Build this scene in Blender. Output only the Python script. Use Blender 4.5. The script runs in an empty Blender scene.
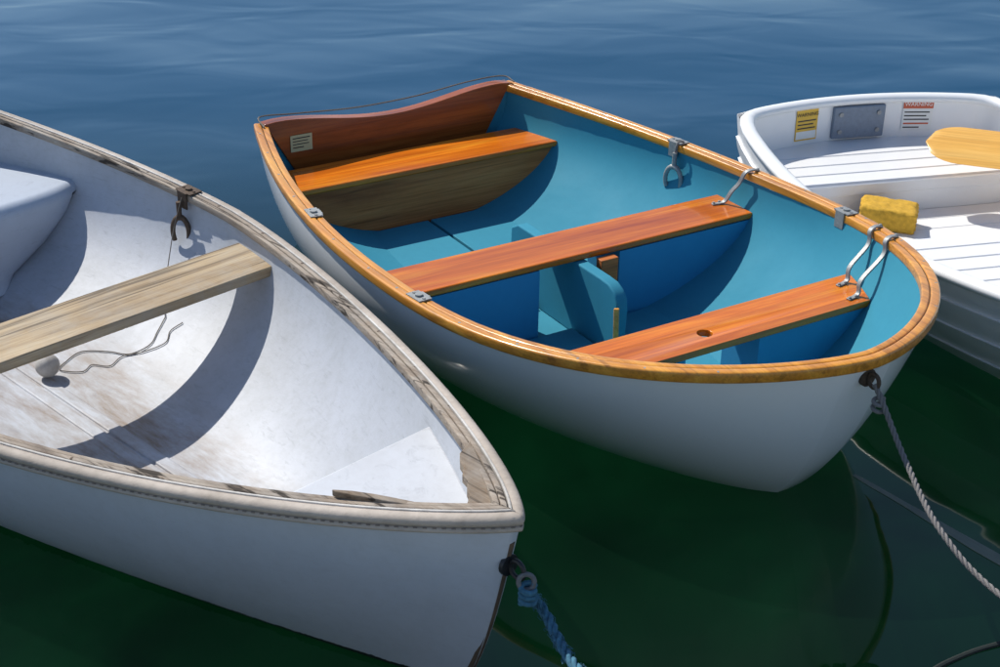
import bpy, bmesh, math, random
from mathutils import Vector, Matrix, noise
random.seed(3)
scene=bpy.context.scene
col=scene.collection
# ------------------------------------------------------------------ materials
def new_mat(name):
    m=bpy.data.materials.new(name); m.use_nodes=True
    nt=m.node_tree; b=nt.nodes["Principled BSDF"]; return m,nt,b
def nd(nt,t,**k):
    n=nt.nodes.new(t)
    for a,v in k.items(): setattr(n,a,v)
    return n
def mapping(nt,scale,rot=(0,0,0)):
    tc=nd(nt,"ShaderNodeTexCoord"); mp=nd(nt,"ShaderNodeMapping")
    mp.inputs["Scale"].default_value=scale; mp.inputs["Rotation"].default_value=rot
    nt.links.new(tc.outputs["Object"],mp.inputs["Vector"]); return mp
def noise_n(nt,mp,scale,detail=5,rough=.6,dist=0):
    n=nd(nt,"ShaderNodeTexNoise"); n.inputs["Scale"].default_value=scale
    n.inputs["Detail"].default_value=detail; n.inputs["Roughness"].default_value=rough
    n.inputs["Distortion"].default_value=dist
    if mp is not None: nt.links.new(mp.outputs[0],n.inputs["Vector"])
    return n
def ramp(nt,src,stops):
    r=nd(nt,"ShaderNodeValToRGB"); cr=r.color_ramp
    while len(cr.elements)>len(stops): cr.elements.remove(cr.elements[-1])
    while len(cr.elements)<len(stops): cr.elements.new(.5)
    for e,(p,c) in zip(cr.elements,stops):
        e.position=p; e.color=(*c,1) if len(c)==3 else c
    nt.links.new(src,r.inputs[0]); return r
def mixc(nt,fac,a,b,mode='MIX'):
    m=nd(nt,"ShaderNodeMix",data_type='RGBA',blend_type=mode)
    for s,v in (("Factor",fac),("A",a),("B",b)):
        i=[q for q in m.inputs if q.name==s and (q.type=='RGBA' or (s=="Factor" and q.type=='VALUE'))][0]
        if hasattr(v,"links"): nt.links.new(v,i)
        else: i.default_value=(*v,1) if isinstance(v,tuple) else v
    return [o for o in m.outputs if o.type=='RGBA'][0]
def bump(nt,b,h,strength,dist=.01):
    bp=nd(nt,"ShaderNodeBump"); bp.inputs["Strength"].default_value=strength
    bp.inputs["Distance"].default_value=dist; nt.links.new(h,bp.inputs["Height"])
    nt.links.new(bp.outputs[0],b.inputs["Normal"]); return bp
def paint(name,c,rough=.35,dirt=.25,dirtc=(.25,.22,.18),coat=0,bumpy=.05,scratch=0.0,below=None,scale=1.0,spec=.5,stain=None):
    m,nt,b=new_mat(name)
    mp=mapping(nt,(1,1,1)); n1=noise_n(nt,mp,2.3*scale,6,.65,.4); n2=noise_n(nt,mp,38*scale,5,.7)
    d1=ramp(nt,n1.outputs[0],[(.42,(0,0,0)),(.75,(1,1,1))]); d2=ramp(nt,n2.outputs[0],[(.45,(0,0,0)),(.8,(1,1,1))])
    mul=nd(nt,"ShaderNodeMath",operation='MULTIPLY'); mul.inputs[1].default_value=dirt
    add=nd(nt,"ShaderNodeMath",operation='MULTIPLY_ADD'); add.inputs[1].default_value=.6
    nt.links.new(d2.outputs[0],add.inputs[0]); nt.links.new(d1.outputs[0],add.inputs[2])
    nt.links.new(add.outputs[0],mul.inputs[0])
    out=mixc(nt,mul.outputs[0],c,dirtc)
    if stain:
        # grime gathered along the bilge: streaks running fore and aft
        tc=nd(nt,"ShaderNodeTexCoord"); sx=nd(nt,"ShaderNodeSeparateXYZ"); nt.links.new(tc.outputs["Object"],sx.inputs[0])
        mrs=nd(nt,"ShaderNodeMapRange"); mrs.inputs["From Min"].default_value=.085; mrs.inputs["From Max"].default_value=.035
        nt.links.new(sx.outputs[2],mrs.inputs[0])
        mpx=mapping(nt,(2.2,9,9)); n4=noise_n(nt,mpx,1.5,8,.72,.2); r4=ramp(nt,n4.outputs[0],[(.38,(0,0,0)),(.68,(1,1,1))])
        mu=nd(nt,"ShaderNodeMath",operation='MULTIPLY'); nt.links.new(mrs.outputs[0],mu.inputs[0]); nt.links.new(r4.outputs[0],mu.inputs[1])
        mu2=nd(nt,"ShaderNodeMath",operation='MULTIPLY'); mu2.inputs[1].default_value=.95; nt.links.new(mu.outputs[0],mu2.inputs[0])
        out=mixc(nt,mu2.outputs[0],out,stain)
    if scratch:
        ms=mapping(nt,(3,3,26),(.3,.2,.4)); n3=noise_n(nt,ms,5,8,.75,.8)
        r3=ramp(nt,n3.outputs[0],[(.56,(0,0,0)),(.64,(1,1,1))])
        mu=nd(nt,"ShaderNodeMath",operation='MULTIPLY'); mu.inputs[1].default_value=scratch
        nt.links.new(r3.outputs[0],mu.inputs[0]); out=mixc(nt,mu.outputs[0],out,tuple(x*.55 for x in c))
    if below:
        zc,bc=below
        tc=nd(nt,"ShaderNodeTexCoord"); sx=nd(nt,"ShaderNodeSeparateXYZ"); nt.links.new(tc.outputs["Object"],sx.inputs[0])
        nn=nd(nt,"ShaderNodeMath",operation='MULTIPLY_ADD'); nn.inputs[1].default_value=.02
        nt.links.new(n2.outputs[0],nn.inputs[0]); nt.links.new(sx.outputs[2],nn.inputs[2])
        lt=nd(nt,"ShaderNodeMath",operation='LESS_THAN'); lt.inputs[1].default_value=zc+.01
        nt.links.new(nn.outputs[0],lt.inputs[0]); out=mixc(nt,lt.outputs[0],out,bc)
    nt.links.new(out,b.inputs["Base Color"])
    rr=nd(nt,"ShaderNodeMapRange"); rr.inputs["To Min"].default_value=rough*.8; rr.inputs["To Max"].default_value=min(1,rough*1.4)
    nt.links.new(n1.outputs[0],rr.inputs[0]); nt.links.new(rr.outputs[0],b.inputs["Roughness"])
    b.inputs["Coat Weight"].default_value=coat; b.inputs["Coat Roughness"].default_value=.05
    b.inputs["Specular IOR Level"].default_value=spec
    bump(nt,b,n2.outputs[0],bumpy,.004)
    return m
def wood(name,dark,mid,light,axis='Y',rough=.25,coat=.8,scale=1.0,weather=0.0,bumpy=.15,strips=0,wc=(.33,.31,.28),cracks=0,spec=.5):
    m,nt,b=new_mat(name)
    s={'X':(1.1,14,14),'Y':(14,1.1,14),'Z':(14,14,1.1)}[axis]
    mp=mapping(nt,tuple(v*scale for v in s)); n1=noise_n(nt,mp,1.6,8,.62,.6)
    mp2=mapping(nt,tuple(v*scale*(6 if v>2 else 1.5) for v in s)); n2=noise_n(nt,mp2,2.2,6,.7)
    r=ramp(nt,n1.outputs[0],[(.28,dark),(.5,mid),(.74,light)])
    r2=ramp(nt,n2.outputs[0],[(.35,(.68,.62,.55)),(.58,(1,1,1))])
    out=mixc(nt,.75,r.outputs[0],r2.outputs[0],'MULTIPLY')
    if strips:
        tc=nd(nt,"ShaderNodeTexCoord"); sx=nd(nt,"ShaderNodeSeparateXYZ"); nt.links.new(tc.outputs["Object"],sx.inputs[0])
        mm=nd(nt,"ShaderNodeMath",operation='MULTIPLY'); mm.inputs[1].default_value=strips
        nt.links.new(sx.outputs[0],mm.inputs[0])
        fl=nd(nt,"ShaderNodeMath",operation='FLOOR'); nt.links.new(mm.outputs[0],fl.inputs[0])
        wn=nd(nt,"ShaderNodeTexWhiteNoise",noise_dimensions='1D'); nt.links.new(fl.outputs[0],wn.inputs["W"])
        r4=ramp(nt,wn.outputs[0],[(0,(.66,.6,.55)),(1,(1.0,1.0,1.0))])
        out=mixc(nt,.8,out,r4.outputs[0],'MULTIPLY')
    if weather:
        mp3=mapping(nt,(1,1,1)); n3=noise_n(nt,mp3,9,8,.7,.5)
        r3=ramp(nt,n3.outputs[0],[(.42,(0,0,0)),(.62,(1,1,1))])
        mu=nd(nt,"ShaderNodeMath",operation='MULTIPLY'); mu.inputs[1].default_value=weather
        nt.links.new(r3.outputs[0],mu.inputs[0]); out=mixc(nt,mu.outputs[0],out,wc)
    h=n2.outputs[0]
    if cracks:
        sc={'X':(.7,30,30),'Y':(30,.7,30),'Z':(30,30,.7)}[axis]
        mp5=mapping(nt,sc); n5=noise_n(nt,mp5,1.3,4,.6,.3)
        r5=ramp(nt,n5.outputs[0],[(.37,(.12,.10,.08)),(.44,(1,1,1))])
        out=mixc(nt,cracks,out,r5.outputs[0],'MULTIPLY')
    nt.links.new(out,b.inputs["Base Color"]); b.inputs["Specular IOR Level"].default_value=spec
    b.inputs["Roughness"].default_value=rough; b.inputs["Coat Weight"].default_value=coat; b.inputs["Coat Roughness"].default_value=.12
    bump(nt,b,h,bumpy,.003)
    return m
def plain(name,c,rough=.4,metal=0.0,bscale=60,bst=.1,var=.25):
    m,nt,b=new_mat(name); mp=mapping(nt,(1,1,1)); n=noise_n(nt,mp,bscale,5,.6)
    out=mixc(nt,n.outputs[0],tuple(v*(1-var) for v in c),tuple(min(1,v*(1+var)) for v in c))
    nt.links.new(out,b.inputs["Base Color"]); b.inputs["Roughness"].default_value=rough; b.inputs["Metallic"].default_value=metal
    bump(nt,b,n.outputs[0],bst,.003); return m

M_hullW=paint("gloss_white_hull",(.87,.88,.89),.18,.08,(.68,.68,.66),coat=.6,bumpy=.01)
M_teal=paint("teal_interior",(.036,.235,.335),.65,.35,(.022,.165,.25),bumpy=.05,spec=.2)
M_tealD=paint("teal_box",(.034,.25,.47),.5,.25,(.020,.17,.35),bumpy=.03)
M_vern=wood("varnished_rail",(.42,.15,.015),(.68,.28,.03),(.85,.42,.06),'X',.3,.3,1,0.10,wc=(.42,.25,.10),cracks=.35)
M_seat=wood("varnished_mahogany",(.46,.085,.004),(.72,.185,.008),(.90,.33,.022),'Y',.22,.35,.8,0,.05,strips=26,spec=.3)
M_dark=wood("warm_plywood",(.36,.10,.03),(.62,.20,.058),(.76,.29,.095),'Y',.5,.0,.7,.10,wc=(.55,.24,.11),cracks=.4,spec=.2)
M_trans=wood("mahogany_transom",(.15,.034,.008),(.34,.085,.017),(.52,.155,.034),'Y',.3,.35,.6,0,spec=.3,cracks=.3)
M_hullL=paint("worn_grey_white_hull",(.52,.56,.63),.42,.35,(.37,.39,.41),bumpy=.06,scratch=.12,below=(.012,(.012,.012,.016)))
M_inL=paint("worn_white_interior",(.46,.485,.535),.5,.6,(.33,.34,.35),bumpy=.2,scratch=.35,stain=(.20,.135,.08))
M_deckL=paint("worn_bow_deck",(.54,.56,.60),.5,.5,(.40,.40,.41),bumpy=.15,scratch=.3)
M_weath=wood("weathered_rail",(.15,.11,.08),(.32,.26,.205),(.48,.42,.35),'X',.8,0,1,.40,.8,cracks=1.0)
M_weathY=wood("weathered_thwart",(.22,.15,.08),(.43,.32,.19),(.58,.47,.31),'Y',.7,0,1,.40,.5,cracks=.7,wc=(.36,.33,.28))
M_weathB=wood("weathered_breasthook",(.12,.08,.05),(.24,.18,.125),(.36,.29,.22),'X',.8,0,1.2,.45,.9,cracks=.9)
M_fender=paint("faded_rubbing_strip",(.46,.40,.345),.65,.75,(.24,.20,.16),bumpy=.4,scratch=.3)
M_flange=paint("dirty_white_flange",(.58,.56,.53),.6,.7,(.20,.17,.14),bumpy=.3)
M_whiteR=paint("white_moulded_hull",(.78,.78,.78),.3,.12,(.6,.6,.58),coat=.2,bumpy=.02)
M_boxL=paint("moulded_bench",(.43,.48,.56),.4,.45,(.35,.38,.43),bumpy=.08,scratch=.3)
M_metal=plain("galvanised_metal",(.30,.31,.31),.6,.55,90,.2,.4)
M_rust=plain("rusty_iron",(.10,.07,.05),.7,.5,70,.4,.6)
M_shack=plain("worn_shackle",(.15,.15,.15),.65,.4,120,.5,.6)
M_black=plain("black_fitting",(.015,.015,.018),.5)
M_stem=plain("worn_stem_band",(.11,.075,.05),.8,0,35,.9,.8)
M_ropeG=plain("grey_rope",(.20,.19,.185),.9,0,400,.8,.4)
M_ropeB=plain("blue_rope",(.05,.15,.22),.95,0,90,.8,.75)
M_ropeD=plain("dark_rope",(.008,.014,.012),.7)
M_string=plain("string",(.16,.14,.12),.9)
M_stitch=plain("stitching",(.20,.165,.14),.9)
M_bounce_conc=plain("bounce_pier_concrete",(.60,.58,.54),.9,0,20,.3,.12)
M_streak=wood("painted_reflection",(.06,.075,.045),(.13,.145,.10),(.20,.205,.15),'X',.35,.3,1,.3,.3,wc=(.05,.08,.045))  # pale tones standing in for a reflection on the water
M_oar=wood("yellow_oar",(.70,.34,.05),(.82,.44,.09),(.88,.54,.15),'X',.35,.4,.6)
M_sponge=plain("yellow_sponge",(.55,.32,.035),1.0,0,60,1.0,.45)
M_pad=plain("grey_plastic",(.17,.21,.27),.5)
M_stickW=plain("sticker_white",(.75,.75,.72),.5,0,60,.0,.05)
M_stickY=plain("sticker_yellow",(.75,.45,.05),.5,0,60,.0,.05)
M_stickR=plain("sticker_red",(.55,.10,.04),.5,0,60,.0,.05)
M_stickC=plain("sticker_cream",(.55,.55,.30),.5,0,60,.0,.05)
M_ink=plain("ink",(.03,.03,.03),.6)
# ------------------------------------------------------------------ mesh helpers
def mk(name,verts,faces,mat,parent=None,smooth=True,angle=35,bevel=0,solid=0,merge=True):
    me=bpy.data.meshes.new(name); bm=bmesh.new()
    vs=[bm.verts.new(v) for v in verts]
    for f in faces:
        f=[i for k,i in enumerate(f) if i not in f[:k]]
        if len(f)<3: continue
        try: bm.faces.new([vs[i] for i in f])
        except ValueError: pass
    if merge: bmesh.ops.remove_doubles(bm,verts=bm.verts,dist=1e-5)
    bmesh.ops.recalc_face_normals(bm,faces=bm.faces)
    bm.to_mesh(me); bm.free()
    if smooth:
        for p in me.polygons: p.use_smooth=True
        me.set_sharp_from_angle(angle=math.radians(angle))
    ob=bpy.data.objects.new(name,me); col.objects.link(ob); me.materials.append(mat)
    if parent: ob.parent=parent
    if bevel:
        b=ob.modifiers.new("bevel",'BEVEL'); b.width=bevel; b.segments=3; b.limit_method='ANGLE'; b.angle_limit=math.radians(40)
        b.harden_normals=False
    return ob
def prism(poly,z0,z1):
    n=len(poly); v=[(x,y,z0) for x,y in poly]+[(x,y,z1) for x,y in poly]
    f=[list(range(n))[::-1],list(range(n,2*n))]+[[i,(i+1)%n,n+(i+1)%n,n+i] for i in range(n)]
    return v,f
def boxv(x0,x1,y0,y1,z0,z1): return prism([(x0,y0),(x1,y0),(x1,y1),(x0,y1)],z0,z1)
def join(*vf):
    V=[];F=[]
    for v,f in vf:
        o=len(V); V+=list(v); F+=[[i+o for i in ff] for ff in f]
    return V,F
def crom(pts,n=8):
    P=[Vector(p) for p in pts]; P=[2*P[0]-P[1]]+P+[2*P[-1]-P[-2]]; out=[]
    for i in range(1,len(P)-2):
        a,b,c,d=P[i-1:i+3]
        for k in range(n):
            t=k/n; out.append(.5*((2*b)+(c-a)*t+(2*a-5*b+4*c-d)*t*t+(3*b-a-3*c+d)*t**3))
    out.append(P[-2]); return out
def frames(P):
    T=[(P[min(i+1,len(P)-1)]-P[max(i-1,0)]).normalized() for i in range(len(P))]
    up=Vector((0,0,1)) if abs(T[0].z)<.9 else Vector((1,0,0))
    N=(up-T[0]*up.dot(T[0])).normalized(); fr=[]
    for t in T:
        N=(N-t*N.dot(t)).normalized(); fr.append((N.copy(),t.cross(N)))
    return fr
def tubev(P,r,seg=8,flat=1.0,cap=True,phase=None,off=0):
    P=[Vector(p) for p in P]; fr=frames(P); V=[];F=[]
    for i,(p,(n,b)) in enumerate(zip(P,fr)):
        rr=r(i/(len(P)-1)) if callable(r) else r
        c=p
        if phase is not None:
            a=phase[i]; c=p+(n*math.cos(a)+b*math.sin(a))*off
        for k in range(seg):
            a=2*math.pi*k/seg; V.append(c+n*math.cos(a)*rr*flat+b*math.sin(a)*rr)
    for i in range(len(P)-1):
        for k in range(seg):
            k2=(k+1)%seg; F.append([i*seg+k,i*seg+k2,(i+1)*seg+k2,(i+1)*seg+k])
    if cap: F.append(list(range(seg))[::-1]); F.append([(len(P)-1)*seg+k for k in range(seg)])
    return V,F
def strapv(P,wdir,w,th):
    """flat metal strap: rectangular section, width along wdir"""
    P=[Vector(p) for p in P]; W=Vector(wdir).normalized(); V=[];F=[]
    for i,p in enumerate(P):
        t=(P[min(i+1,len(P)-1)]-P[max(i-1,0)]).normalized(); w1=(W-t*W.dot(t)).normalized(); n=t.cross(w1)
        for a,b in ((-w/2,-th/2),(w/2,-th/2),(w/2,th/2),(-w/2,th/2)): V.append(p+w1*a+n*b)
    for i in range(len(P)-1):
        for k in range(4): F.append([i*4+k,i*4+(k+1)%4,(i+1)*4+(k+1)%4,(i+1)*4+k])
    F.append([0,3,2,1]); F.append([(len(P)-1)*4+k for k in range(4)])
    return V,F
def resample(P,step):
    out=[P[0]]; acc=0
    for a,b in zip(P[:-1],P[1:]):
        L=(b-a).length; t=step-acc
        while t<=L: out.append(a+(b-a)*(t/L)); t+=step
        acc=(acc+L)%step if L>0 else acc
    out.append(P[-1]); return out
def rope(name,pts,R,mat,parent=None,strands=3,pitch=None,fuzz=0):
    P=resample(crom(pts,24),R*.55); pitch=pitch or R*7; parts=[]
    for s in range(strands):
        ph=[2*math.pi*(i*R*.55/pitch+s/strands) for i in range(len(P))]
        parts.append(tubev(P,R*.54,6,phase=ph,off=R*.5))
    rnd=random.Random(5)
    for k in range(fuzz):
        i=rnd.randrange(2,len(P)-4); j=min(len(P)-1,i+rnd.randrange(2,5)); a=P[i]; dv=Vector((rnd.uniform(-1,1),rnd.uniform(-1,1),rnd.uniform(-1,.6))).normalized()
        e=P[j]+dv*R*rnd.uniform(1.1,1.6); m_=(a+P[j])/2+dv*R*1.15+Vector((rnd.uniform(-1,1),rnd.uniform(-1,1),rnd.uniform(-1,1)))*R*.4
        parts.append(tubev([a,m_,e],R*.07,3))
    v,f=join(*parts); return mk(name,v,f,mat,parent,angle=80,merge=False)
def cyl(c,axis,r,h,seg=16):
    c=Vector(c); a=Vector(axis).normalized(); return tubev([c-a*h/2,c+a*h/2],r,seg)
# ------------------------------------------------------------------ hull maths
def clamp(x,a=0,b=1): return max(a,min(b,x))
class Boat:
    wlo=.2; wpow=1.0; lapamp=.010; inset=.035; bowrise=0
    def __init__(s,**k): s.__dict__.update(k)
    def sheer(s,d):
        t=1-d/s.L; return s.z0*(1-t)*(1-2*t)+4*s.zm*t*(1-t)+s.z1*t*(2*t-1)
    def keel(s,d): return s.zk+s.rocker*max(0,(d/s.L-.45)/.55)**2+s.bowrise*max(0,1-d/.95)**2
    def d0(s,zf): return s.rk1*(1-zf)+s.rk4*(1-zf)**4
    def curve(s,d,zf):
        w=clamp((zf-s.wlo)/(1-s.wlo))**s.wpow; dm=s.dmw+(s.dm-s.dmw)*w; p=s.pw+(s.p-s.pw)*w; q=s.qw+(s.q-s.qw)*w; d0=s.d0(zf)
        if d<=d0: return 0
        if d<dm: return s.bm*(max(0,1-(1-(d-d0)/(dm-d0))**p))**(1/q)
        return s.bm-(s.bm-s.bs)*((d-dm)/(s.L-dm))**2
    def outer(s,d,zf,inset=.012):
        Y=(max(0,1-(1-zf)**s.n1))**(1/s.n2); y=s.curve(d,zf)*Y
        if s.lap and zf>.02:
            k=zf*s.lap; y+=(s.lapamp*(k%1.0)-s.lapamp)*min(1,y/.1)
        return max(0,y-inset*min(1,y/.06))
    def inner(s,d,z,inset=None):
        inset=inset or s.inset
        zs=s.sheer(d); zi=clamp((z-s.floor)/(zs-s.floor)); zo=clamp((z-s.keel(d))/(zs-s.keel(d)))
        Y=(max(0,1-(1-zi)**s.m))**(1/s.m)
        y0=s.curve(d,zo)*(max(0,1-(1-zo)**s.n1))**(1/s.n2)
        return max(0,y0-inset*min(1,y0/.08))*Y
    def floorz(s,d,y):
        a,b=s.floor,s.sheer(d)
        for i in range(30):
            m=(a+b)/2
            if s.inner(d,m)<abs(y): a=m
            else: b=m
        return b
    def X(s,d): return s.L/2-d
TS=[(1-math.cos(math.pi/2*i/34))**1.35 for i in range(35)]
def shell(B,name,mat,parent,inner=False,levels=26,ztop=None,Lend=None):
    Le=(B.L-.035) if inner else B.L
    if inner: fr=[(i/levels)**2.2 for i in range(levels+1)]
    elif not B.lap: fr=[(i/levels)**1.4 for i in range(levels+1)]
    else:
        fr=[0,.01]
        for k in range(1,B.lap): fr+=[k/B.lap-.002,k/B.lap+.002]
        fr+=[.999]
        fr=sorted(set(fr+[ (k+.5)/B.lap for k in range(B.lap)]))
    V=[];F=[];rows=[]
    for zf in fr:
        row=[]
        for side in (-1,1):
            seq=TS[::-1] if side<0 else TS[1:]
            for u in seq:
                if inner:
                    zs=B.sheer(.3); z=B.floor+(zs-B.floor)*zf; zo=clamp((z-B.keel(.25))/(zs-B.keel(.25))); d0=B.d0(zo)+.03
                    d=d0+(Le-d0)*u; z=B.floor+(B.sheer(d)-B.floor)*zf; y=B.inner(d,z)
                    z-=.004*zf
                else:
                    d0=B.d0(zf)+.012; d=d0+(Le-d0)*u; z=B.keel(d)+(B.sheer(d)-B.keel(d))*zf; y=B.outer(d,zf)
                    if u==0: y=0
                row.append(len(V)); V.append((B.X(d),side*y,z))
        rows.append(row)
    for a,b in zip(rows[:-1],rows[1:]):
        for i in range(len(a)-1): F.append([a[i],a[i+1],b[i+1],b[i]])
    K=16; tr=[]
    for ri,zf in enumerate(fr):
        e=V[rows[ri][-1]]; r2=[]
        for k in range(K+1):
            kk=-1+2*k/K; z=e[2]
            if ztop: z=z+ztop(kk)*zf**3
            r2.append(len(V)); V.append((e[0]-B.bulge*(1-kk*kk),kk*e[1],z))
        tr.append(r2)
    for a,b in zip(tr[:-1],tr[1:]):
        for i in range(K): F.append([a[i],a[i+1],b[i+1],b[i]])
    return mk(name,V,F,mat,parent,angle=30 if (B.lap and not inner) else 65)
def rimpath(B,n=46,closed=False,dz=0,dend=None):
    side=[]
    for i in range(n+1):
        u=(1-math.cos(math.pi/2*i/n))**1.15; d=(dend or B.L)*u
        side.append((d,B.curve(d,1) if i else 0,B.sheer(d)+dz))
    P=[Vector((B.X(d),-y,z)) for d,y,z in side[::-1]]+[Vector((B.X(d),y,z)) for d,y,z in side[1:]]
    if closed:
        y1=P[-1].y; x1=P[-1].x; z=P[-1].z
        for k in range(1,24):
            kk=1-2*k/24; P.append(Vector((x1-B.bulge*(1-kk*kk),y1*kk,z)))
        N=len(P); x0=B.X(B.L)
        for it in range(3):
            Q=[p.copy() for p in P]
            for i,p in enumerate(Q):
                if (Vector((p.x,abs(p.y)))-Vector((x0,B.bs))).length<.12: P[i]=p*.5+(Q[(i-1)%N]+Q[(i+1)%N])*.25
    return P
def sweep(P,prof,closed=False):
    n=len(P); V=[];F=[];m=len(prof)
    for i,p in enumerate(P):
        a=P[(i-1)%n] if closed or i>0 else p; b=P[(i+1)%n] if closed or i<n-1 else p
        t=(b-a); t.z=0; t.normalize(); nr=Vector((t.y,-t.x,0))
        for (o,z) in prof:
            q=p+nr*o; 
            if p.y>1e-6 and q.y<0 and not closed: q.y=0
            if p.y<-1e-6 and q.y>0 and not closed: q.y=0
            V.append((q.x,q.y,p.z+z))
    for i in range(n if closed else n-1):
        j=(i+1)%n
        for k in range(m): F.append([i*m+k,i*m+(k+1)%m,j*m+(k+1)%m,j*m+k])
    if not closed: F.append(list(range(m))); F.append([(n-1)*m+k for k in range(m)])
    return V,F
def rectprof(o0,o1,z0,z1,r=.004,k=3):
    pts=[]
    for cx,cz,a0 in ((o1-r,z1-r,0),(o0+r,z1-r,90),(o0+r,z0+r,180),(o1-r,z0+r,270)):
        for i in range(k+1):
            a=math.radians(a0+90*i/k); pts.append((cx+r*math.cos(a),cz+r*math.sin(a)))
    return pts
def empty(name,loc,rot,label,cat,group=None):
    e=bpy.data.objects.new(name,None); col.objects.link(e); e.location=loc; e.rotation_euler=(0,0,rot); e.empty_display_size=.2
    e["label"]=label; e["category"]=cat
    if group: e["group"]=group
    return e
def boat_empty(B,label):
    ax=Vector((math.sin(B.h),-math.cos(B.h),0)); c=Vector((B.tip[0],B.tip[1],0))-ax*(B.L/2)
    e=empty("rowing_boat",c,B.h-math.pi/2,label,"boat","dinghies moored side by side"); B.e=e
    B.mw=Matrix.Translation(c)@Matrix.Rotation(B.h-math.pi/2,4,'Z'); return e
def thwart(B,name,d0,d1,z,th,mat,bev=.006,zi=None,over=.012,parent=None,n=8):
    zi=zi or z-th
    A=[];C=[]
    for i in range(n+1):
        d=d0+(d1-d0)*i/n; y=B.inner(d,zi)+over; A.append((B.X(d),y)); C.append((B.X(d),-y))
    v,f=prism(A+C[::-1],z-th,z); return mk(name,v,f,mat,parent or B.e,bevel=bev,angle=50)
def bulkhead(B,name,d,th,z1,mat,y0=None,y1=None,z0=None,n=14,bev=.004):
    z0=z0 if z0 is not None else B.floor+.001
    def plate(dd):
        pts=[]
        if y0 is None:
            for i in range(n+1):
                z=z1+(z0-z1)*(i/n)**.6; pts.append((B.X(dd),-B.inner(dd,z)-.008,z))
            for i in range(n,-1,-1):
                z=z1+(z0-z1)*(i/n)**.6; pts.append((B.X(dd),B.inner(dd,z)+.008,z))
        else:
            s=1 if y1>0 else -1; a,b=abs(y0),abs(y1)
            pts=[(B.X(dd),s*a,z1),(B.X(dd),s*a,z0)]
            for i in range(n,-1,-1):
                z=z1+(z0-z1)*(i/n); pts.append((B.X(dd),s*max(a+.001,min(b,B.inner(dd,z)+.008)),z))
        return pts
    A=plate(d);C=plate(d+th); m=len(A)
    V=A+C;F=[list(range(m)),list(range(m,2*m))[::-1]]+[[i,(i+1)%m,m+(i+1)%m,m+i] for i in range(m)]
    return mk(name,V,F,mat,B.e,bevel=bev,angle=40)
def sticker(parent,name,c,w,h,mat,bands,label=None,yaw=0):
    v,f=boxv(0,.0015,-w/2,w/2,-h/2,h/2); o=mk(name,v,f,mat,parent,smooth=False); o.location=c; o.rotation_euler=(0,0,yaw)
    if label: o["label"]=label
    for k,(bm_,a0,a1,b0,b1) in enumerate(bands):
        v,f=boxv(.0017,.0024,-w/2+w*a0,-w/2+w*a1,-h/2+h*b0,-h/2+h*b1)
        mk("printed_lines",v,f,bm_,o,smooth=False)
    return o
# ================================================================== MIDDLE BOAT
B1=Boat(tip=(.911,3.181),h=.554,L=2.559,z0=.413,zm=.417,z1=.514,bm=.753,dm=1.216,p=2.814,q=1.585,bs=.535,wlo=0,wpow=1.1,inset=.045,
  dmw=1.6,pw=1.25,qw=1.95,rk1=.16,rk4=.15,zk=-.12,rocker=.07,floor=.03,n1=2.4,n2=2.0,m=2.8,lap=0,bulge=0,bowrise=.125)
boat_empty(B1,"glossy white rowing dinghy with teal interior and varnished wood seats")
tt=lambda k: .016-.052*math.cos(k*math.pi/2)**2-.010*abs(k)**8
shell(B1,"hull",M_hullW,B1.e,ztop=lambda k:tt(k)-.012)
shell(B1,"interior_lining",M_teal,B1.e,inner=True,ztop=lambda k:tt(k)-.015)
P=rimpath(B1)
v,f=sweep(P,rectprof(-.026,.0,-.025,.006,.006)); mk("rubbing_rail",v,f,M_vern,B1.e,angle=60)
v,f=sweep(P,rectprof(-.050,-.028,-.024,.004,.005)); mk("inner_rail",v,f,M_vern,B1.e,angle=60)
v,f=sweep(P,rectprof(-.030,-.024,-.02,.0005,.001)); mk("rail_seam",v,f,M_rust,B1.e)
def board(B,name,dd,th,zlow,fn,mat,ins=.012,n=24):
    V=[];F=[]
    for x in (B.X(dd),B.X(dd)+th):
        for i in range(n+1):
            k=-1+2*i/n; yt=(B.inner(dd,B.sheer(dd))+ins)*k
            V.append((x,yt,B.sheer(dd)+fn(k)))
        for i in range(n+1):
            k=1-2*i/n; yt=(B.inner(dd,zlow+.1)+.003)*k; V.append((x,yt,zlow+.12*abs(k)**5))
    m=2*(n+1); F=[list(range(m)),list(range(m,2*m))[::-1]]+[[i,(i+1)%m,m+(i+1)%m,m+i] for i in range(m)]
    return mk(name,V,F,mat,B.e,bevel=.003,angle=40)
board(B1,"transom_board",B1.L-.0,.045,.06,lambda k:tt(k)+.004,M_trans,ins=.022)
thwart(B1,"stern_seat",2.24,2.45,.265,.022,M_seat,parent=B1.e)
bulkhead(B1,"seat_riser",2.255,.018,.243,M_dark)
thwart(B1,"middle_seat",1.26,1.45,.30,.022,M_seat)
fs=thwart(B1,"bow_seat",.55,.72,.315,.022,M_seat,bev=0)
v,f=cyl((B1.X(.62),-.02,.3),(0,0,1),.022,.2,24); cut=mk("cutter",v,f,M_black)
cut.parent=B1.e
bo=fs.modifiers.new("b",'BOOLEAN'); bo.object=cut; bo.operation='DIFFERENCE'; bo.solver='EXACT'
bpy.context.view_layer.update()
dg=bpy.context.evaluated_depsgraph_get(); me=bpy.data.meshes.new_from_object(fs.evaluated_get(dg)); fs.modifiers.clear(); fs.data=me
bpy.data.objects.remove(cut)
bv=fs.modifiers.new("bevel",'BEVEL'); bv.width=.004; bv.segments=2; bv.limit_method='ANGLE'
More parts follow.
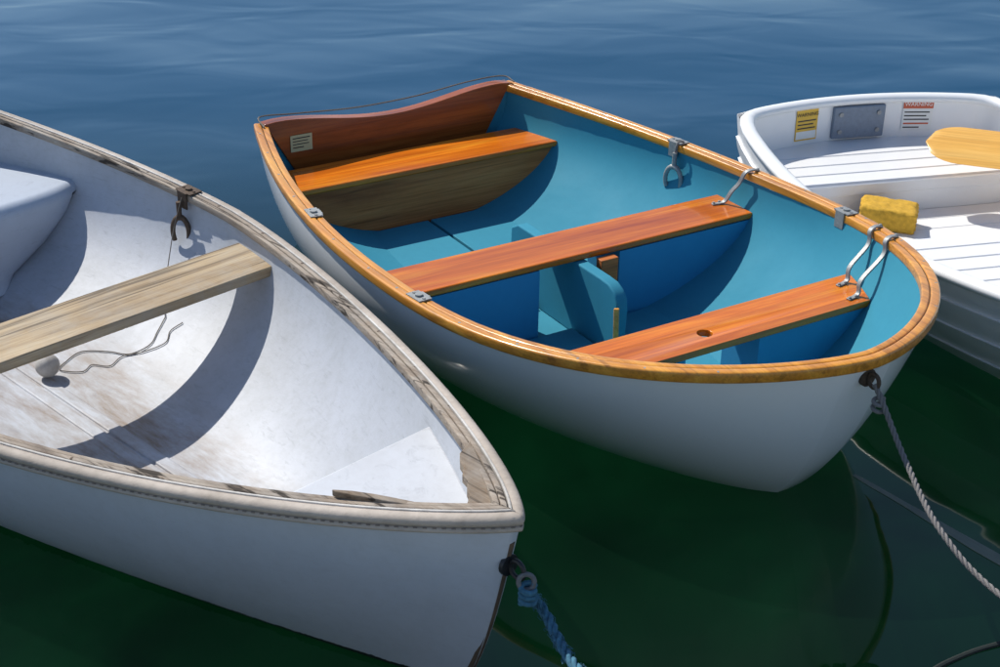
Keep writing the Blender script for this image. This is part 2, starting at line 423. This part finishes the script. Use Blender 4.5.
for s in (-1,1):
    bulkhead(B1,"buoyancy_box",1.262,.175,.276,M_tealD,y0=s*.15,y1=s*.9,bev=.008)
    bulkhead(B1,"buoyancy_box",.56,.155,.291,M_tealD,y0=s*.13,y1=s*.9,bev=.008)
T=[(1.04,.03),(1.03,.20),(1.035,.235),(1.055,.26),(1.085,.274),(1.13,.277),(1.60,.277),(1.64,.255),(1.65,.03)]
V=[(B1.X(d),-.020,z) for d,z in T]+[(B1.X(d),.020,z) for d,z in T]; m=len(T)
mk("centreboard_trunk",V,[list(range(m)),list(range(m,2*m))[::-1]]+[[i,(i+1)%m,m+(i+1)%m,m+i] for i in range(m)],M_teal,B1.e,bevel=.005)
v,f=boxv(B1.X(1.255),B1.X(1.225),.055,.12,.03,.278); mk("seat_post",v,f,M_dark,B1.e,bevel=.003)
v,f=tubev([(B1.X(.985),-.05,.06),(B1.X(1.015),-.034,.225)],.011,4); mk("centreboard_handle",v,f,M_vern,B1.e,bevel=.002)
for (da,db) in ((1.46,2.24),(.74,1.25)):
    for s in (-1,1):
        pts=[];n=8
        for i in range(n+1):
            d=da+(db-da)*i/n; pts.append((B1.X(d),s*min(B1.inner(d,.056)+.004,.46)))
        poly=[(B1.X(da),s*.03)]+pts+[(B1.X(db),s*.03 if da<1 else s*.006)]
        if da>1: poly=[(B1.X(da),s*.03),*pts,(B1.X(db),s*.006),(B1.X(1.66),s*.006),(B1.X(1.655),s*.03)]
        v,f=prism(poly,.035,.056); mk("sole_panel",v,f,M_teal,B1.e,bevel=.003,angle=40)
def railpt(B,d,s,inset=.024,dz=.006): return Vector((B.X(d),s*(B.curve(d,1)-inset),B.sheer(d)+dz))
def plate(B,d,s,w=.040,l=.07,th=.004,inset=.030,mat=M_metal,name="rowlock_socket"):
    c=railpt(B,d,s,inset); e=.02
    t=(railpt(B,d-e,s,inset)-railpt(B,d+e,s,inset)).normalized(); nn=Vector((t.y,-t.x,0)).normalized()*(1)
    V=[]
    for z in (0,th):
        for a,b in ((-l/2,-w/2),(l/2,-w/2),(l/2,w/2),(-l/2,w/2)): V.append(c+t*a+nn*b+Vector((0,0,z)))
    ring=tubev([c+Vector((0,0,th)),c+Vector((0,0,th+.006))],.011,12)
    b1=tubev([c+t*.025+Vector((0,0,th)),c+t*.025+Vector((0,0,th+.003))],.005,8)
    b2=tubev([c-t*.025+Vector((0,0,th)),c-t*.025+Vector((0,0,th+.003))],.005,8)
    V2=[];ins=nn*(w/2)*(-1 if (nn.y*s)>0 else 1)
    ins2=ins*1.2
    for z in (-.05,th):
        for a,b in ((-l*.3,ins),(l*.3,ins),(l*.3,ins2),(-l*.3,ins2)): V2.append(c+t*a+b+Vector((0,0,z)))
    fb=[[0,3,2,1],[4,5,6,7],[0,1,5,4],[1,2,6,5],[2,3,7,6],[3,0,4,7]]
    v,f=join((V,fb),(V2,fb),ring,b1,b2); return mk(name,v,f,mat,B.e)
for d,s in ((1.69,1),(.86,1),(1.72,-1),(.99,-1)): plate(B1,d,s)
def hornlock(B,top,mat,name="rowlock",sc=1.0,ang=0,parent=None,hw=.034):
    top=Vector(top); pin=tubev([top,top+Vector((0,0,-.05*sc))],.007*sc,8)
    c=top+Vector((0,0,-.085*sc)); ca,sa=math.cos(ang),math.sin(ang); pts=[]
    for i in range(15):
        a=math.radians(125-250*i/14)
        px=math.sin(a)*hw*sc; pz=math.cos(a)*.042*sc
        pts.append(c+Vector((px*ca,px*sa,pz)))
    u=tubev(pts,lambda t:.0065*sc*(1.25-abs(t-.5)*.6),8)
    v,f=join(pin,u); return mk(name,v,f,mat,parent or B.e,angle=60)
p=railpt(B1,1.66,1,.064,0); hornlock(B1,p+Vector((0,-.004,-.02)),M_metal,ang=.3,sc=1.2,hw=.028)
v,f=join(tubev(crom([p+Vector((0,.03,.016)),p+Vector((0,.006,.014)),p+Vector((0,-.004,-.03))]),.004,6)); mk("lanyard",v,f,M_ropeG,B1.e)
def brace(B,pts,name="seat_bracket"):
    P=crom([Vector((B.X(d),y,z)) for d,y,z in pts],8)
    a=strapv(P,(1,0,0),.015,.0055); e=P[-1]; s=P[0]
    bolts=[tubev([e+Vector((0,k,-.002)),e+Vector((0,k,.007))],.005,8) for k in (.006,.03)]
    b3=tubev([s+Vector((0,-.004,-.004)),s+Vector((0,-.004,.007))],.005,8)
    v,f=join(a,b3,*bolts); return mk(name,v,f,M_metal,B.e,bevel=.0015,angle=40)
def cb(d0,dd):
    y=B1.curve(d0,1)-.012; z=B1.sheer(d0)+.009; ye=B1.inner(d0+dd,.32)-.085; zt=.3175 if d0<1 else .3025
    return [(d0,y,z),(d0+dd*.05,y-.028,z+.004),(d0+dd*.15,y-.050,z-.006),(d0+dd*.35,y-.058,z-.045),(d0+dd*.6,ye+.056,zt+.045),(d0+dd*.8,ye+.045,zt+.010),(d0+dd*.9,ye+.028,zt+.001),(d0+dd,ye,zt)]
brace(B1,cb(1.31,.07)); brace(B1,cb(.70,-.035)); brace(B1,cb(.61,-.03))
for s in (-1,1):
    for d in [.16,.28,.42,.58,.78,1.08,1.25,1.5,1.88,2.08,2.28,2.46]:
        q=railpt(B1,d,s,.013,.0055); v,f=tubev([q,q+Vector((0,0,.0012))],.0042,8); mk("screw",v,f,M_metal,B1.e)
zb=B1.z1-.06
def bowring(B,z,mat,r=.022,tilt=0,off=.0,name="bow_eye"):
    zo=(z-B.keel(0))/(B.sheer(0)-B.keel(0)); x=B.X(B.d0(zo)+.012)
    pl=cyl((x+.004,0,z),(1,0,0),.024,.010,16); pts=[]
    for i in range(17):
        a=2*math.pi*i/16; pts.append((x+.010+r*(1-math.cos(a))*.95,0,z+r*math.sin(a)))
    v,f=join(pl,tubev(pts,.0055,8,cap=False)); mk(name,v,f,mat,B.e); return B.mw@Vector((x+.012+2*r,0,z-.004))
r1=bowring(B1,zb,M_rust,.018)
sticker(B1.e,"builder_label",(B1.X(B1.L)+.047,-.375,.335),.085,.062,M_stickC,[(M_ink,.1,.9,.78,.84),(M_ink,.1,.8,.6,.65),(M_ink,.1,.85,.42,.47),(M_ink,.1,.6,.22,.28)],"small cream builder label")
# ================================================================== LEFT BOAT
B2=Boat(tip=(.052,2.458),h=.796,L=3.2,z0=.545,zm=.4113,z1=.533,bm=.703,dm=1.914,p=1.48,q=1.22,bs=.42,inset=.046,
  dmw=2.0,pw=1.25,qw=1.05,rk1=.15,rk4=.12,zk=-.15,rocker=.06,floor=.035,n1=2.6,n2=2.2,m=2.5,lap=0,bulge=0)
boat_empty(B2,"worn grey-white dinghy with weathered wooden thwart and rail")
shell(B2,"hull",M_hullL,B2.e)
shell(B2,"interior_lining",M_inL,B2.e,inner=True)
P=rimpath(B2)
semi=[( -.014+.016*math.cos(a),-.010+.014*math.sin(a)) for a in [math.radians(x) for x in range(0,360,30)]]
v,f=sweep(P,semi); mk("rubbing_strip",v,f,M_fender,B2.e,angle=70)
semi=[( -.009+.009*math.cos(a),-.029+.008*math.sin(a)) for a in [math.radians(x) for x in range(0,360,30)]]
v,f=sweep(P,semi); mk("rubbing_bead",v,f,M_fender,B2.e,angle=70)
Q=resample([q.copy() for q in P],.010); V=[];F=[]
for i in range(0,len(Q)-1,2):
    a,b2=Q[i],Q[i+1]; t=(b2-a); 
    if t.length<1e-4: continue
    tn=Vector((t.x,t.y,0)).normalized(); nr=Vector((tn.y,-tn.x,0))
    off=nr*-.0015+Vector((0,0,-.0225))
    vf=tubev([a+off,a+off+t*.85],.0014,5); V,F=join((V,F),vf)
mk("stitching",V,F,M_stitch,B2.e)["kind"]="stuff"
v,f=sweep(P,rectprof(-.030,-.024,-.03,.005,.002)); mk("rail_flange",v,f,M_flange,B2.e)
v,f=sweep(P,rectprof(-.045,-.0325,-.022,.004,.003)); mk("inner_rail",v,f,M_weath,B2.e,angle=60)
v,f=sweep(P,rectprof(-.060,-.0465,-.022,.002,.003)); mk("inner_rail",v,f,M_weath,B2.e,angle=60)
for s in (-1,1):
    for d in [.5,.72,.95,1.2,1.45,1.7,1.95,2.3,2.6,2.85]:
        q=railpt(B2,d,s,.039,.0035); v,f=tubev([q,q+Vector((0,0,.0014))],.0045,8); mk("screw",v,f,M_rust,B2.e)
thwart(B2,"thwart_plank",1.62,1.83,.345,.032,M_weathY,bev=.004)
for s in (-1,1):
    v,f=boxv(B2.X(2.35),B2.X(1.15),.004 if s>0 else -.045,.045 if s>0 else -.004,.028,.040); mk("keelson",v,f,M_inL,B2.e,bevel=.005)
zr=B2.sheer(.2)
cw=lambda d,o=.056: max(.004,B2.curve(d,1)-o)
pts=[(B2.X(.045),0)]+[(B2.X(d),cw(d)) for d in (.10,.16,.22,.27,.31)]+[(B2.X(.29),.105),(B2.X(.265),.082),(B2.X(.245),.073),(B2.X(.225),.05),(B2.X(.20),.042),(B2.X(.18),.020),(B2.X(.16),.008),(B2.X(.14),-.018),(B2.X(.125),-cw(.125))]+[(B2.X(d),-cw(d)) for d in (.10,.07)]
v,f=prism(pts,zr-.018,zr+.004); mk("breasthook",v,f,M_weathB,B2.e,bevel=.002)
pts=[(B2.X(d),-cw(d)) for d in (.19,.24,.30,.36)]+[(B2.X(.372),-cw(.372)+.006),(B2.X(.34),-cw(.34)+.016),(B2.X(.30),-cw(.30)+.020),(B2.X(.26),-cw(.26)+.019),(B2.X(.22),-cw(.22)+.016)]
v,f=prism(pts,zr-.014,zr+.002); mk("breasthook",v,f,M_weathB,B2.e,bevel=.002)["label"]="broken splinter of weathered corner wood"
n=12;A=[];C=[]
for i in range(n+1):
    d=.12+(.57-.12)*i/n; y=B2.inner(d,.37)+.010; A.append((B2.X(d),y)); C.append((B2.X(d),-y))
v,f=prism(A+C[::-1],.36,.388); mk("bow_deck",v,f,M_deckL,B2.e,bevel=.008)
bulkhead(B2,"bow_bulkhead",.555,.016,.372,M_inL)
V=[];F=[];NS=32;R=.04;zt=.345;df=2.56
prf=[(3.14,zt),(2.9,zt),(2.75,zt)]+[(df+R-R*math.sin(a),zt-R+R*math.cos(a)) for a in [math.pi/2*i/8 for i in range(9)]]+[(df+.005,.24),(df+.012,.17),(df+.016,.12),(df+.01,.09),(df-.03,.06)]
for k in range(NS+1):
    s=-1+2*k/NS; sh=.06*abs(s)**6
    for j,(d,z) in enumerate(prf):
        dd=min(d+(sh if j>2 else 0),B2.L-.05)
        y=(B2.inner(dd,max(z,.07))+.010)*s; fz=B2.floorz(dd,min(abs(y),B2.inner(dd,B2.sheer(dd))*.99)) if j>10 else 0
        V.append((B2.X(dd),y,max(z,fz-.003)))
m=len(prf)
for k in range(NS):
    for j in range(m-1): F.append([k*m+j,k*m+j+1,(k+1)*m+j+1,(k+1)*m+j])
mk("stern_bench",V,F,M_boxL,B2.e,angle=80)
pts=[]
for i in range(18):
    z=.46-.58*i/17; zo=(z-B2.zk)/(B2.sheer(0)-B2.zk); pts.append((B2.X(B2.d0(zo)+.012)-.007,0,z))
v,f=tubev(pts,.011,8); mk("stem_band",v,f,M_stem,B2.e)
plate(B2,2.10,1,mat=M_rust,w=.050,inset=.04,l=.07)
p=railpt(B2,2.10,1,.082,0); hornlock(B2,p+Vector((0,0,-.02)),M_rust,sc=1.2,ang=.8,hw=.021)
def fl(d,y,dz=.004): return (B2.X(d),y,max(B2.floorz(d,y),.041 if abs(y)<.045 else 0)+dz)
v,f=tubev(crom([p+Vector((.02,0,.0)),p+Vector((.0,-.03,-.12)),fl(2.0,.47,.02),fl(1.94,.43)],8),.0016,6); mk("lanyard",v,f,M_string,B2.e)
cp=[fl(1.94,.43),fl(1.91,.38),fl(1.88,.33),fl(1.90,.27),fl(1.97,.24),fl(2.04,.19),fl(2.03,.13),fl(2.0,.09),fl(1.94,.13),fl(1.95,.17),fl(1.90,.20),fl(1.91,.25),fl(1.87,.30),fl(1.84,.36),fl(1.87,.40),fl(1.86,.44)]
v,f=tubev(crom(cp,8),.0018,6); mk("bailer_cord",v,f,M_string,B2.e)
bm=bmesh.new(); bmesh.ops.create_uvsphere(bm,u_segments=24,v_segments=16,radius=.036)
me=bpy.data.meshes.new("drain_float"); 
for q in bm.verts: q.co+=Vector((B2.X(1.985),.045,.079))
bm.to_mesh(me); bm.free(); me.materials.append(M_flange)
for q in me.polygons: q.use_smooth=True
o=bpy.data.objects.new("drain_float",me); col.objects.link(o); o.parent=B2.e
r2=bowring(B2,.40,M_black,.020)
# ================================================================== RIGHT BOAT
B3=Boat(tip=(1.965,3.376),h=.25,L=2.25,z0=.37,zm=.36,z1=.42,bm=.635,dm=1.5,p=1.75,q=1.35,bs=.555,
  dmw=1.75,pw=1.4,qw=1.35,rk1=.22,rk4=.20,zk=-.12,rocker=.05,floor=.025,n1=2.8,n2=2.4,m=3.4,lap=5,bulge=.115)
boat_empty(B3,"white moulded dinghy with ribbed seats and overlapping strakes")
shell(B3,"hull",M_whiteR,B3.e)
shell(B3,"interior_lining",M_whiteR,B3.e,inner=True)
P=rimpath(B3,closed=True)
prof=[(-.026+.028*math.cos(a),-.008+.019*math.sin(a)) for a in [math.radians(x) for x in range(0,360,24)]]
v,f=sweep(P,prof,closed=True); mk("rolled_rim",v,f,M_whiteR,B3.e,angle=70)
def ribbed(B,name,x0,x1,z,mat,nr=4,th=.03):
    prof=[]
    for k in range(nr):
        a=x0+(x1-x0)*k/nr; b=x0+(x1-x0)*(k+1)/nr
        prof+=[(a+.003,z-.004),(a+.006,z),(b-.006,z),(b-.003,z-.004)]
    V=[];F=[];m=len(prof)
    for s in range(-8,9):
        for (x,zz) in prof:
            d=B.L/2-x; dd=min(d,B.L-.04); y=(B.inner(dd,z-.02)+.01)*s/8; V.append((x-(B.bulge*(1-(s/8)**2) if d>B.L-.08 else 0),y,zz))
    for i in range(16):
        for k in range(m-1): F.append([i*m+k,i*m+k+1,(i+1)*m+k+1,(i+1)*m+k])
    o=len(V)
    for s in range(-8,9):
        for dx,dz in ((.0,-.004),(.008,-.012),(.008,-.05),(.0,-.055)):
            V.append((x1-.004+dx,(B.inner(B.L/2-x1,z-.02)+.008)*s/8,z+dz))
    for i in range(16):
        for k in range(3): F.append([o+i*4+k,o+i*4+k+1,o+(i+1)*4+k+1,o+(i+1)*4+k])
    return mk(name,V,F,mat,B.e,angle=25)
XT=B3.X(B3.L)
ribbed(B3,"stern_seat",XT+.0,XT+.36,.205,M_whiteR,4)
bulkhead(B3,"seat_riser",B3.L-.358,.012,.19,M_whiteR)
ribbed(B3,"bow_platform",XT+.80,XT+1.88,.165,M_whiteR,12)
bulkhead(B3,"seat_riser",B3.L-.82,.012,.15,M_whiteR)
V=[];F=[]
for k in range(5):
    a=XT+.362+k*.0895; v,f=boxv(a,a+.0865,-.45,.45,.03,.075); V,F=join((V,F),(v,f))
v,f=boxv(XT+.36,XT+.815,-.44,.44,.028,.071); V,F=join((V,F),(v,f))
mk("floor_boards",V,F,M_whiteR,B3.e,bevel=.003)
xi=XT+.035-B3.bulge
v,f=boxv(xi+.002,xi+.022,-.11,.11,.215,.345)
pad=mk("motor_pad",v,f,M_pad,B3.e,bevel=.006)
for y in (-.08,.08):
    for z in (.245,.315):
        v,f=cyl((xi+.024,y,z),(1,0,0),.009,.008,10); mk("bolt",v,f,M_metal,pad)
WT=B3.inner(B3.L-.035,.3)
def onT(y): return XT+.035-B3.bulge*(1-(y/WT)**2)+.004
yaw=math.atan(2*B3.bulge*.225/WT**2)
s1=sticker(B3.e,"warning_label",(onT(-.225),-.225,.285),.10,.125,M_stickY,[(M_ink,.08,.92,.62,.66),(M_ink,.08,.8,.50,.54),(M_ink,.08,.9,.38,.42),(M_stickW,.04,.96,.05,.30)],"yellow printed warning label",yaw)
s2=sticker(B3.e,"warning_label",(onT(.245),.245,.295),.12,.125,M_stickW,[(M_stickR,.0,1,.72,1),(M_ink,.06,.9,.58,.62),(M_ink,.06,.8,.46,.50),(M_ink,.06,.9,.34,.38),(M_stickR,.06,.9,.2,.25),(M_ink,.06,.6,.08,.12)],"red and white printed warning label",-yaw)
def text(parent,s,loc,size,mat):
    cu=bpy.data.curves.new("t",'FONT'); cu.body=s; cu.size=size; cu.align_x='CENTER'; cu.align_y='CENTER'; cu.extrude=.0003
    t=bpy.data.objects.new("t",cu); col.objects.link(t); bpy.context.view_layer.update()
    me=bpy.data.meshes.new_from_object(t.evaluated_get(bpy.context.evaluated_depsgraph_get())); bpy.data.objects.remove(t)
    me.transform(Matrix.Translation(loc)@Matrix.Rotation(math.pi/2,4,'Z')@Matrix.Rotation(math.pi/2,4,'X'))
    o=bpy.data.objects.new("lettering",me); me.materials.clear(); me.materials.append(mat); col.objects.link(o); o.parent=parent
text(s1,"WARNING",(.003,0,.042),.021,M_ink)
text(s2,"WARNING",(.0035,0,.045),.023,M_stickW)
# ================================================================== loose things
oe=empty("oar",(1.572,5.29,.32),0,"varnished yellow oar lying across the white dinghy","oar")
dirw=Vector((1,-.34,.0)).normalized()
oe.rotation_euler=(dirw.to_track_quat('X','Z').to_matrix()@Matrix.Rotation(math.radians(24),3,'X')).to_euler()
N=24
V=[];F=[]
for i in range(N+1):
    t=i/N; x=t*.62; w=.10*min(1,(max(0,1-(1-min(t/.22,1))**2.2))**.5)*(1 if t<.55 else 1-.78*((t-.55)/.45)**1.5); w=max(w,.004)
    th=.004+.012*t*t
    for k in range(10):
        a=2*math.pi*k/10; V.append((x,math.cos(a)*w,math.sin(a)*th))
for i in range(N):
    for k in range(10): F.append([i*10+k,i*10+(k+1)%10,(i+1)*10+(k+1)%10,(i+1)*10+k])
F+= [list(range(10)),[N*10+k for k in range(10)]]
mk("blade",V,F,M_oar,oe,angle=60)
v,f=tubev([(.60,0,0),(.9,0,0),(1.7,0,0)],.02,14); mk("shaft",v,f,M_oar,oe,angle=60)
bm=bmesh.new(); bmesh.ops.create_cube(bm,size=1); bmesh.ops.subdivide_edges(bm,edges=bm.edges,cuts=18,use_grid_fill=True)
for q in bm.verts:
    c=q.co; c.x*=.20;c.y*=.13;c.z*=.085
    r=.014; h=Vector((.10,.065,.0425))
    cc=Vector([max(-h[i]+r,min(h[i]-r,c[i])) for i in range(3)]); dlt=c-cc
    if dlt.length>1e-6: c[:]=cc+dlt.normalized()*r
    nz=noise.noise(c*90)*.006+noise.noise(c*25)*.008; c+=c.normalized()*nz
me=bpy.data.meshes.new("sponge"); bm.to_mesh(me); bm.free(); me.materials.append(M_sponge)
for q in me.polygons: q.use_smooth=True
sp=bpy.data.objects.new("sponge",me); col.objects.link(sp); sp.location=B3.mw@Vector((XT+.48,-.125,.117)); sp.rotation_euler=(0.03,0.04,-.3)
sp["label"]="yellow bailing sponge resting on white dinghy floor"; sp["category"]="sponge"
def toplabel(o,l,c): o["label"]=l; o["category"]=c
o=rope("mooring_rope",[r1+Vector((-.01,.01,.0)),r1+Vector((.005,-.01,-.03)),(.975,3.056,.31),(1.016,2.852,.25),(1.111,2.677,.20),(1.3,2.35,.22)],.0075,M_ropeG)
toplabel(o,"grey twisted mooring rope tied to varnished dinghy bow","rope")
o=rope("mooring_rope",[r2+Vector((.0,-.01,-.03)),(.098,2.467,.30),(.162,2.296,.29),(.30,2.0,.36)],.0115,M_ropeB,fuzz=420)
toplabel(o,"frayed blue mooring rope tied to worn dinghy bow","rope")
c=r2+Vector((.002,-.006,-.010)); pts=[]
for i in range(25):
    a=i/24*2*math.pi; pts.append(c+Vector((math.cos(a)*.016,math.sin(a)*.006,math.sin(a)*.015)))
v,f=tubev(pts,.0055,8); o=mk("shackle",v,f,M_shack); toplabel(o,"worn grey shackle joining blue rope to bow","shackle")
pts=[]
for i in range(48):
    a=i/47*2*math.pi*3.5; pts.append(c+Vector((math.cos(a)*.014+.003,math.sin(a)*.013-.005,-.004-i*.0010)))
v,f=tubev(pts,.0062,8); o=mk("rope_knot",v,f,M_ropeB); toplabel(o,"blue rope knot at worn dinghy bow eye","knot")
pts=[]
for i in range(30):
    a=i/29*2*math.pi*2; pts.append(r1+Vector((math.cos(a)*.012,math.sin(a)*.012-.008,-.03-i*.0012)))
v,f=tubev(pts,.0055,8); o=mk("rope_knot",v,f,M_ropeG); toplabel(o,"grey rope knot at varnished dinghy bow eye","knot")
sw=lambda d,y,z:(B1.mw@Vector((B1.X(d),y,z)))
v,f=tubev(crom([sw(2.50,-.52,.42),sw(2.58,-.50,.432),sw(2.60,-.35,.415),sw(2.61,-.1,.395),sw(2.61,.15,.40),sw(2.59,.36,.428),sw(2.56,.50,.44),sw(2.5,.52,.43)],10),.003,6)
o=mk("stern_line",v,f,M_string); toplabel(o,"thin dark line draped along varnished dinghy transom","line")
v,f=tubev(crom([(1.5,2.9,.0),(1.22,2.78,.001),(1.08,2.72,.0),(.97,2.64,.001),(.96,2.55,0),(.88,2.47,0.0),(.80,2.3,-.01)],10),.007,8)
o=mk("floating_line",v,f,M_ropeD); toplabel(o,"dark slack line floating on green water","line")
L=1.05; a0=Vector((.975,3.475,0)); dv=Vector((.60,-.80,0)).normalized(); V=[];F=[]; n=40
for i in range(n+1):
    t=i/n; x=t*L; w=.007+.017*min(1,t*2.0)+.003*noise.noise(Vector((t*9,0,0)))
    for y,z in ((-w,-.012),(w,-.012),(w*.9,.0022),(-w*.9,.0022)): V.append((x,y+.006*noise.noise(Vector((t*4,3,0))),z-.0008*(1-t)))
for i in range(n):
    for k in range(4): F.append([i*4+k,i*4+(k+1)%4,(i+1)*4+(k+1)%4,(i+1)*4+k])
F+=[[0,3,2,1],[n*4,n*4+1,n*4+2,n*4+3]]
o=mk("reflection_streak",V,F,M_streak); o.location=a0; o.rotation_euler=(0,0,math.atan2(dv.y,dv.x)); toplabel(o,"narrow pale strip imitating a reflection streak beside dinghy bow","reflection")  # added strip, coloured to imitate a pale reflection streak
v,f=join(boxv(-9,9,-4,1.80,.08,.42),boxv(-9,9,1.802,1.84,.25,.38)); o=mk("bounce_pier",v,f,M_bounce_conc,smooth=False); o["kind"]="structure"  # unseen pier added behind the camera to bounce sunlight onto the hulls
# ================================================================== water
m,nt,b=new_mat("harbour_water")
tc=nd(nt,"ShaderNodeTexCoord")
def mpn(scale,rot=0):
    mp=nd(nt,"ShaderNodeMapping"); mp.inputs["Scale"].default_value=scale; mp.inputs["Rotation"].default_value=(0,0,rot); nt.links.new(tc.outputs["Object"],mp.inputs[0]); return mp
a=noise_n(nt,mpn((.40,.62,1),.24),.85,1.2,.40,.7)
c2=noise_n(nt,mpn((.8,1.4,1),-.15),2.0,1.6,.45,.5)
dd=noise_n(nt,mpn((.10,.18,1),.3),1.0,2,.5,.2)
s1=nd(nt,"ShaderNodeMath",operation='MULTIPLY_ADD'); s1.inputs[1].default_value=.13
nt.links.new(c2.outputs[0],s1.inputs[0]); nt.links.new(a.outputs[0],s1.inputs[2])
s2_=nd(nt,"ShaderNodeMath",operation='MULTIPLY'); nt.links.new(s1.outputs[0],s2_.inputs[0])
mr=nd(nt,"ShaderNodeMapRange"); mr.inputs["From Min"].default_value=.3; mr.inputs["From Max"].default_value=.7; mr.inputs["To Min"].default_value=.45; mr.inputs["To Max"].default_value=1.0
nt.links.new(dd.outputs[0],mr.inputs[0])
sx=nd(nt,"ShaderNodeSeparateXYZ"); nt.links.new(tc.outputs["Object"],sx.inputs[0])
mr3=nd(nt,"ShaderNodeMapRange"); mr3.interpolation_type='SMOOTHSTEP'; mr3.inputs["From Min"].default_value=3.0; mr3.inputs["From Max"].default_value=6.0; mr3.inputs["To Min"].default_value=.36; nt.links.new(sx.outputs[1],mr3.inputs[0])
mm=nd(nt,"ShaderNodeMath",operation='MULTIPLY'); nt.links.new(mr.outputs[0],mm.inputs[0]); nt.links.new(mr3.outputs[0],mm.inputs[1])
nt.links.new(mm.outputs[0],s2_.inputs[1])
bump(nt,b,s2_.outputs[0],.95,.105)
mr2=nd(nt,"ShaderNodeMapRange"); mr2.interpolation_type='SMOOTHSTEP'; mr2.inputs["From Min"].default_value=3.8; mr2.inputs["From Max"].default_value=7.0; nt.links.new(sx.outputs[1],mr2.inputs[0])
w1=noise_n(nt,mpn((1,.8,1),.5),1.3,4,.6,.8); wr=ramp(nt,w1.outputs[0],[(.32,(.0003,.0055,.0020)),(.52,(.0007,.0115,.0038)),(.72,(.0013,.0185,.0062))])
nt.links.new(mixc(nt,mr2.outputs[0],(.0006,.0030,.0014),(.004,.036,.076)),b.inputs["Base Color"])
nt.links.new(mixc(nt,mr2.outputs[0],wr.outputs[0],(.0012,.019,.044)),b.inputs["Emission Color"]); b.inputs["Emission Strength"].default_value=1.0  # faint glow standing in for light scattered back out of the water
b.inputs["Roughness"].default_value=.03; b.inputs["IOR"].default_value=1.333
v=[(-600,-300,0),(600,-300,0),(600,900,0),(-600,900,0)]
o=mk("water",v,[[0,1,2,3]],m,smooth=False); o["kind"]="structure"
# ================================================================== light
az=(-.76,.65); el=math.radians(50)
w=bpy.data.worlds.new("World"); scene.world=w; w.use_nodes=True; nt=w.node_tree
sky=nt.nodes.new("ShaderNodeTexSky"); sky.sky_type='NISHITA'; sky.sun_disc=False; sky.sun_elevation=el; sky.sun_rotation=math.atan2(az[0],az[1])
sky.air_density=1.0; sky.dust_density=.4; sky.ozone_density=2.0
bg=nt.nodes["Background"]; nt.links.new(sky.outputs[0],bg.inputs[0]); bg.inputs[1].default_value=.13
sd=bpy.data.lights.new("sun",'SUN'); sd.energy=5.0; sd.angle=math.radians(.5); sd.color=(1,.955,.87)
so=bpy.data.objects.new("sun",sd); col.objects.link(so)
S=Vector((az[0]*math.cos(el),az[1]*math.cos(el),math.sin(el))); so.rotation_euler=S.to_track_quat('Z','Y').to_euler()
# ================================================================== camera
cd=bpy.data.cameras.new("camera"); cd.sensor_width=36; cd.lens=1496.4/1000*36; cd.clip_end=3000; cd.clip_start=.05
co=bpy.data.objects.new("camera",cd); col.objects.link(co)
co.matrix_world=Matrix.Translation((0,0,2.2))@Matrix.Rotation(math.pi/2-.474,4,'X')@Matrix.Rotation(.017,4,'Z')
scene.camera=co
scene.view_settings.view_transform='Standard'; scene.view_settings.look='None'; scene.view_settings.exposure=0
